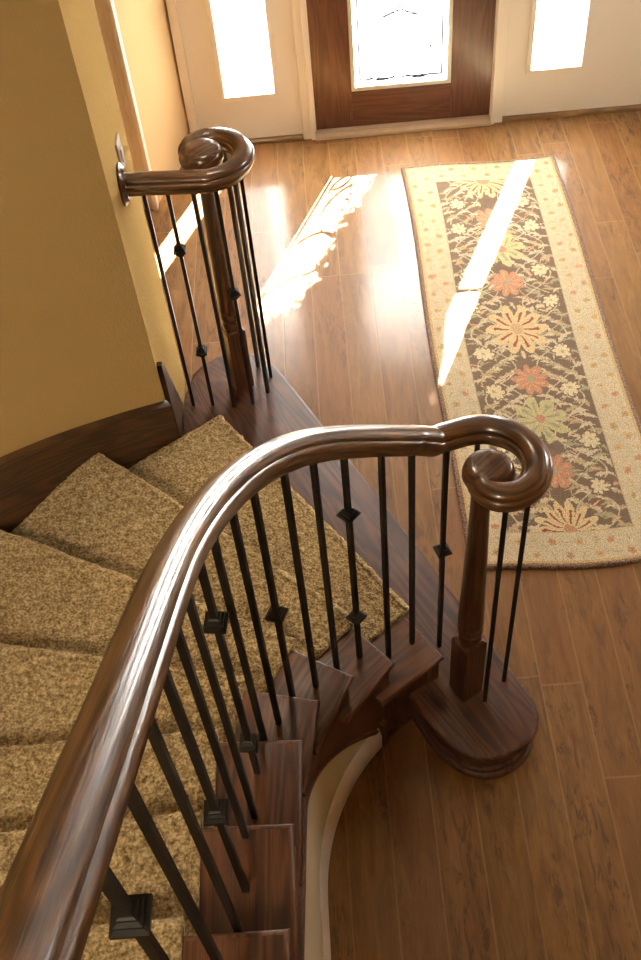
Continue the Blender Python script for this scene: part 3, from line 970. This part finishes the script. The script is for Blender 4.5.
# main railing path (plan at the balusters, underside height)
VR = (.378, 1.755)
ZR = 1.268; ZL = 1.285
spR = spiral(VR, [(-170, .015), (-130, .034), (-90, .068), (-60, .092), (-30, .114), (0, .129), (30, .142), (60, .153), (90, .160), (112, .163)], ZR)
main = [Vector(p) for p in [(.268, 1.892, 1.270), (.232, 1.868, 1.282), (.181, 1.834, 1.330), (.090, 1.765, 1.418), (.001, 1.682, 1.520), (-.072, 1.595, 1.618), (-.135, 1.495, 1.715), (-.190, 1.390, 1.795), (-.228, 1.285, 1.870),
        (-.255, 1.170, 1.945), (-.268, 1.060, 2.020), (-.274, .960, 2.103), (-.275, .850, 2.180), (-.275, .740, 2.256), (-.275, .620, 2.338), (-.275, .500, 2.420), (-.275, .370, 2.510), (-.275, .240, 2.600), (-.275, .0, 2.765), (-.275, -.30, 2.97), (-.275, -.60, 3.18)]]
RR = empty('stair_railing', (.356, 1.72, RISE)); tag(RR, 'curved oak handrail with iron balusters climbing from the near volute toward the camera', 'railing')
path = [p for p in resample(catmull(spR[::1][::12] + [spR[-1]] + main, 10), .012)]
def relax(P, i0, w=9, it=3):
    for _ in range(it):
        Q = list(P)
        for i in range(max(i0, 1), len(P) - 1):
            k = min(w, i, len(P) - 1 - i)
            Q[i] = sum((P[j] for j in range(i - k, i + k + 1)), Vector((0, 0, 0))) / (2 * k + 1)
        P = Q
    return P
path = relax(path, 62)
sweep_obj('handrail', path, M['rail'], RR)
volute_eye(RR, VR, .070, ZR)

VL = (-.418, 3.285)
LR = empty('stair_railing', (VL[0], VL[1], RISE)); tag(LR, 'short oak handrail with iron balusters ending in a volute, fixed to the sunlit wall end', 'railing')
spL = spiral(VL, [(190, .022), (150, .046), (120, .078), (90, .102), (60, .122), (30, .138), (0, .149), (-30, .153), (-60, .150), (-88, .143)], ZL)
lp = spL[::12] + [spL[-1]] + [Vector(p) for p in [(-.47, 3.146, ZL), (-.53, 3.152, ZL), (-.60, 3.158, ZL), (wallx(3.165) + .022, 3.162, ZL)]]
sweep_obj('handrail', resample(catmull(lp, 10), .012), M['rail'], LR)
volute_eye(LR, VL, .080, ZL)
# rosette on the wall
b = bmesh.new(); lathe(b, [(.001, 0), (.072, 0), (.072, .008), (.062, .014), (.056, .022), (.001, .024)], 40)
bmesh.ops.scale(b, verts=b.verts, vec=(1.12, .8, 1))
bmesh.ops.rotate(b, verts=b.verts, matrix=Matrix.Rotation(PI / 2, 3, 'Y'))
bmesh.ops.translate(b, verts=b.verts, vec=(wallx(3.165) + .001, 3.162, ZL + .038))
finish('wall_rosette', b, M['rail'], LR, grain='z', smooth=True)

def newel(parent, c, rot, top):
    root = empty('newel_post', (0, 0, 0)); root.parent = parent; root.matrix_parent_inverse = Matrix.Translation(-Vector(parent.location))
    b = bmesh.new(); s = .041
    z0, z1 = RISE, .515
    rings = []
    for f, z in ((1, z0), (1, z1 - .012), (.93, z1 - .006), (.72, z1)):
        rings.append([b.verts.new((c[0] + s * f * 1.414 * math.cos(rot + PI / 4 + k * PI / 2), c[1] + s * f * 1.414 * math.sin(rot + PI / 4 + k * PI / 2), z)) for k in range(4)])
    for A, B in zip(rings[:-1], rings[1:]):
        for i in range(4): b.faces.new((A[i], A[(i + 1) % 4], B[(i + 1) % 4], B[i]))
    b.faces.new(rings[0][::-1]); b.faces.new(rings[-1])
    finish('block', b, M['newel'], root, grain='z', bevel=.003)
    b = bmesh.new()
    pr = [(.028, z1 - .002), (.034, z1 + .002), (.038, .530), (.038, .542), (.034, .550), (.032, .556), (.034, .562), (.039, .570), (.0405, .580), (.0385, .590), (.033, .598), (.0335, .602), (.040, .612), (.041, .63), (.0395, .68), (.037, .78), (.034, .92), (.0305, 1.06), (.0275, 1.18), (.0265, top)]
    lathe(b, pr, 32, c)
    me_o = finish('turned_shaft', b, M['newel'], root, grain='z', smooth=True, sharp=28)
newel(RR, (.356, 1.722), math.radians(29.5), ZR - .001)
newel(LR, (-.418, 3.275), math.radians(27), ZL - .001)

# balusters: one mesh of each length, knuckles as sub-parts
BW = .0068
def baluster(parent, x, y, z0, z1, rot, knuckles):
    b = bmesh.new()
    s = BW * 1.414
    A = [b.verts.new((s * math.cos(rot + PI / 4 + k * PI / 2), s * math.sin(rot + PI / 4 + k * PI / 2), 0)) for k in range(4)]
    B = [b.verts.new((v.co.x, v.co.y, z1 - z0)) for v in A]
    b.faces.new(A[::-1]); b.faces.new(B)
    for i in range(4): b.faces.new((A[i], A[(i + 1) % 4], B[(i + 1) % 4], B[i]))
    o = finish('baluster', b, M['iron'], None)
    o.location = (x, y, z0); o.parent = parent; o.matrix_parent_inverse = Matrix.Translation(-Vector(parent.location))
    for kz in knuckles:
        b = bmesh.new()
        pr = [(.0085, -.025), (.0115, -.023), (.0115, -.017), (.0095, -.016), (.0165, -.014), (.0165, -.008), (.0135, -.006), (.0225, -.004), (.0225, .004), (.0135, .006), (.0165, .008), (.0165, .014), (.0095, .016), (.0115, .017), (.0115, .023), (.0085, .025)]
        rings = [[b.verts.new((r * 1.414 * math.cos(rot + PI / 4 + k * PI / 2), r * 1.414 * math.sin(rot + PI / 4 + k * PI / 2), z)) for k in range(4)] for r, z in pr]
        for P_, Q_ in zip(rings[:-1], rings[1:]):
            for i in range(4): b.faces.new((P_[i], P_[(i + 1) % 4], Q_[(i + 1) % 4], Q_[i]))
        b.faces.new(rings[0][::-1]); b.faces.new(rings[-1])
        kn = finish('knuckle', b, M['iron'], None)
        kn.location = (0, 0, kz - z0); kn.parent = o
    return o

def rail_under(p):
    """underside height of the main rail above plan point"""
    best = min(path, key=lambda q: (q.x - p[0]) ** 2 + (q.y - p[1]) ** 2)
    return best.z
BR = [(.491, 1.742, 1, []), (.414, 1.672, 1, []), (.372, 1.905, 1, []), (.285, 1.895, 1, [.77]), (.181, 1.812, 2, []), (.097, 1.760, 2, []), (.001, 1.672, 3, [.78, 1.29]), (-.072, 1.600, 3, []),
      (-.133, 1.484, 4, []), (-.194, 1.390, 4, [1.28]), (-.229, 1.287, 5, []), (-.256, 1.18, 5, []), (-.268, 1.075, 6, [1.24, 1.77]), (-.275, .966, 6, []), (-.275, .852, 7, []),
      (-.275, .738, 7, [1.68]), (-.275, .624, 7, []), (-.275, .499, 8, []), (-.275, .375, 9, [1.95, 2.3]), (-.275, .25, 9, []), (-.275, .125, 9, [2.2])]
for i, (x, y, k, kn) in enumerate(BR):
    z0 = RISE * k
    zu = ZR if i < 3 else rail_under((x, y))
    q = min(range(len(path)), key=lambda j: (path[j].x - x) ** 2 + (path[j].y - y) ** 2)
    t = path[min(len(path) - 1, q + 1)] - path[max(0, q - 1)]
    baluster(RR, x, y, z0, zu + .012, math.atan2(t.y, t.x), kn)
BL = [(-.628, 3.170, []), (-.543, 3.162, [.50, 1.02]), (-.450, 3.140, []), (-.372, 3.150, [.80]), (-.305, 3.208, []), (-.290, 3.300, []), (-.345, 3.372, [])]
for x, y, kn in BL:
    a = math.atan2(y - VL[1], x - VL[0]) + PI / 2 if x > -.5 else 0
    baluster(LR, x, y, RISE, ZL + .012, a, kn)

# ------------------------------------------------------------------ light
w = bpy.data.worlds.new('World'); S.world = w; w.use_nodes = True
nt = w.node_tree; bg = nt.nodes['Background']; bg.inputs[0].default_value = (1.0, .97, .92, 1); bg.inputs[1].default_value = 18.0
sun = bpy.data.lights.new('sun', 'SUN'); sun.energy = 170; sun.angle = math.radians(.6); sun.color = (1, .93, .78)
so = bpy.data.objects.new('sun', sun); COL.objects.link(so)
el = math.radians(33.5); hx, hy = -.40, -.917
d = Vector((hx * math.cos(el), hy * math.cos(el), -math.sin(el)))
so.rotation_euler = d.to_track_quat('-Z', 'Y').to_euler()
so.location = (3, 9, 6)
def area(name, loc, target, sx, sy, power, col):
    L = bpy.data.lights.new(name, 'AREA'); L.shape = 'RECTANGLE'; L.size = sx; L.size_y = sy; L.energy = power; L.color = col
    o = bpy.data.objects.new(name, L); COL.objects.link(o); o.location = loc
    o.rotation_euler = (Vector(target) - Vector(loc)).to_track_quat('-Z', 'Y').to_euler()
    return o
area('right_fill', (3.07, 3.7, 1.9), (-.7, 3.4, 1.4), .7, .9, 8, (1, .93, .82))  # added fill from the right, brightens the end of the stair wall
fill = area('stair_fill', (-1.0, -1.3, 4.6), (-1.25, 2.45, .8), .45, .45, 22, (1, .82, .58))  # added warm fill from above the stair, no fixture
fill.data.spread = math.radians(75)
area('foyer_fill', (-.28, 4.35, 5.2), (-.28, 3.9, 0), .5, .5, 32, (1, .84, .62))  # added warm fill over the foyer, no fixture, grazes the wall end

# ------------------------------------------------------------------ camera
cam = bpy.data.cameras.new('camera'); co = bpy.data.objects.new('camera', cam); COL.objects.link(co)
F = 1.05999321e3; pit, rol, yaw = .888569985, -.109193142, -.0376749843
Fw = Vector((math.sin(yaw) * math.cos(pit), math.cos(yaw) * math.cos(pit), -math.sin(pit)))
Rt = Vector((math.cos(yaw), -math.sin(yaw), 0)); Up = Rt.cross(Fw)
r2 = math.cos(rol) * Rt + math.sin(rol) * Up; u2 = -math.sin(rol) * Rt + math.cos(rol) * Up
m = Matrix((r2, u2, -Fw)).transposed().to_4x4(); m.translation = Vector((0, 0, 3.5))
co.matrix_world = m
cam.sensor_fit = 'VERTICAL'; cam.sensor_height = 24; cam.lens = F / 960 * 24
cam.shift_x = .5 / 960; cam.clip_start = .02
S.camera = co
S.view_settings.view_transform = 'Standard'; S.view_settings.look = 'None'
S.view_settings.exposure = 0; S.view_settings.gamma = 1
S.cycles.use_denoising = True
S.cycles.max_bounces = 8; S.cycles.transparent_max_bounces = 8
S.cycles.sample_clamp_indirect = 8
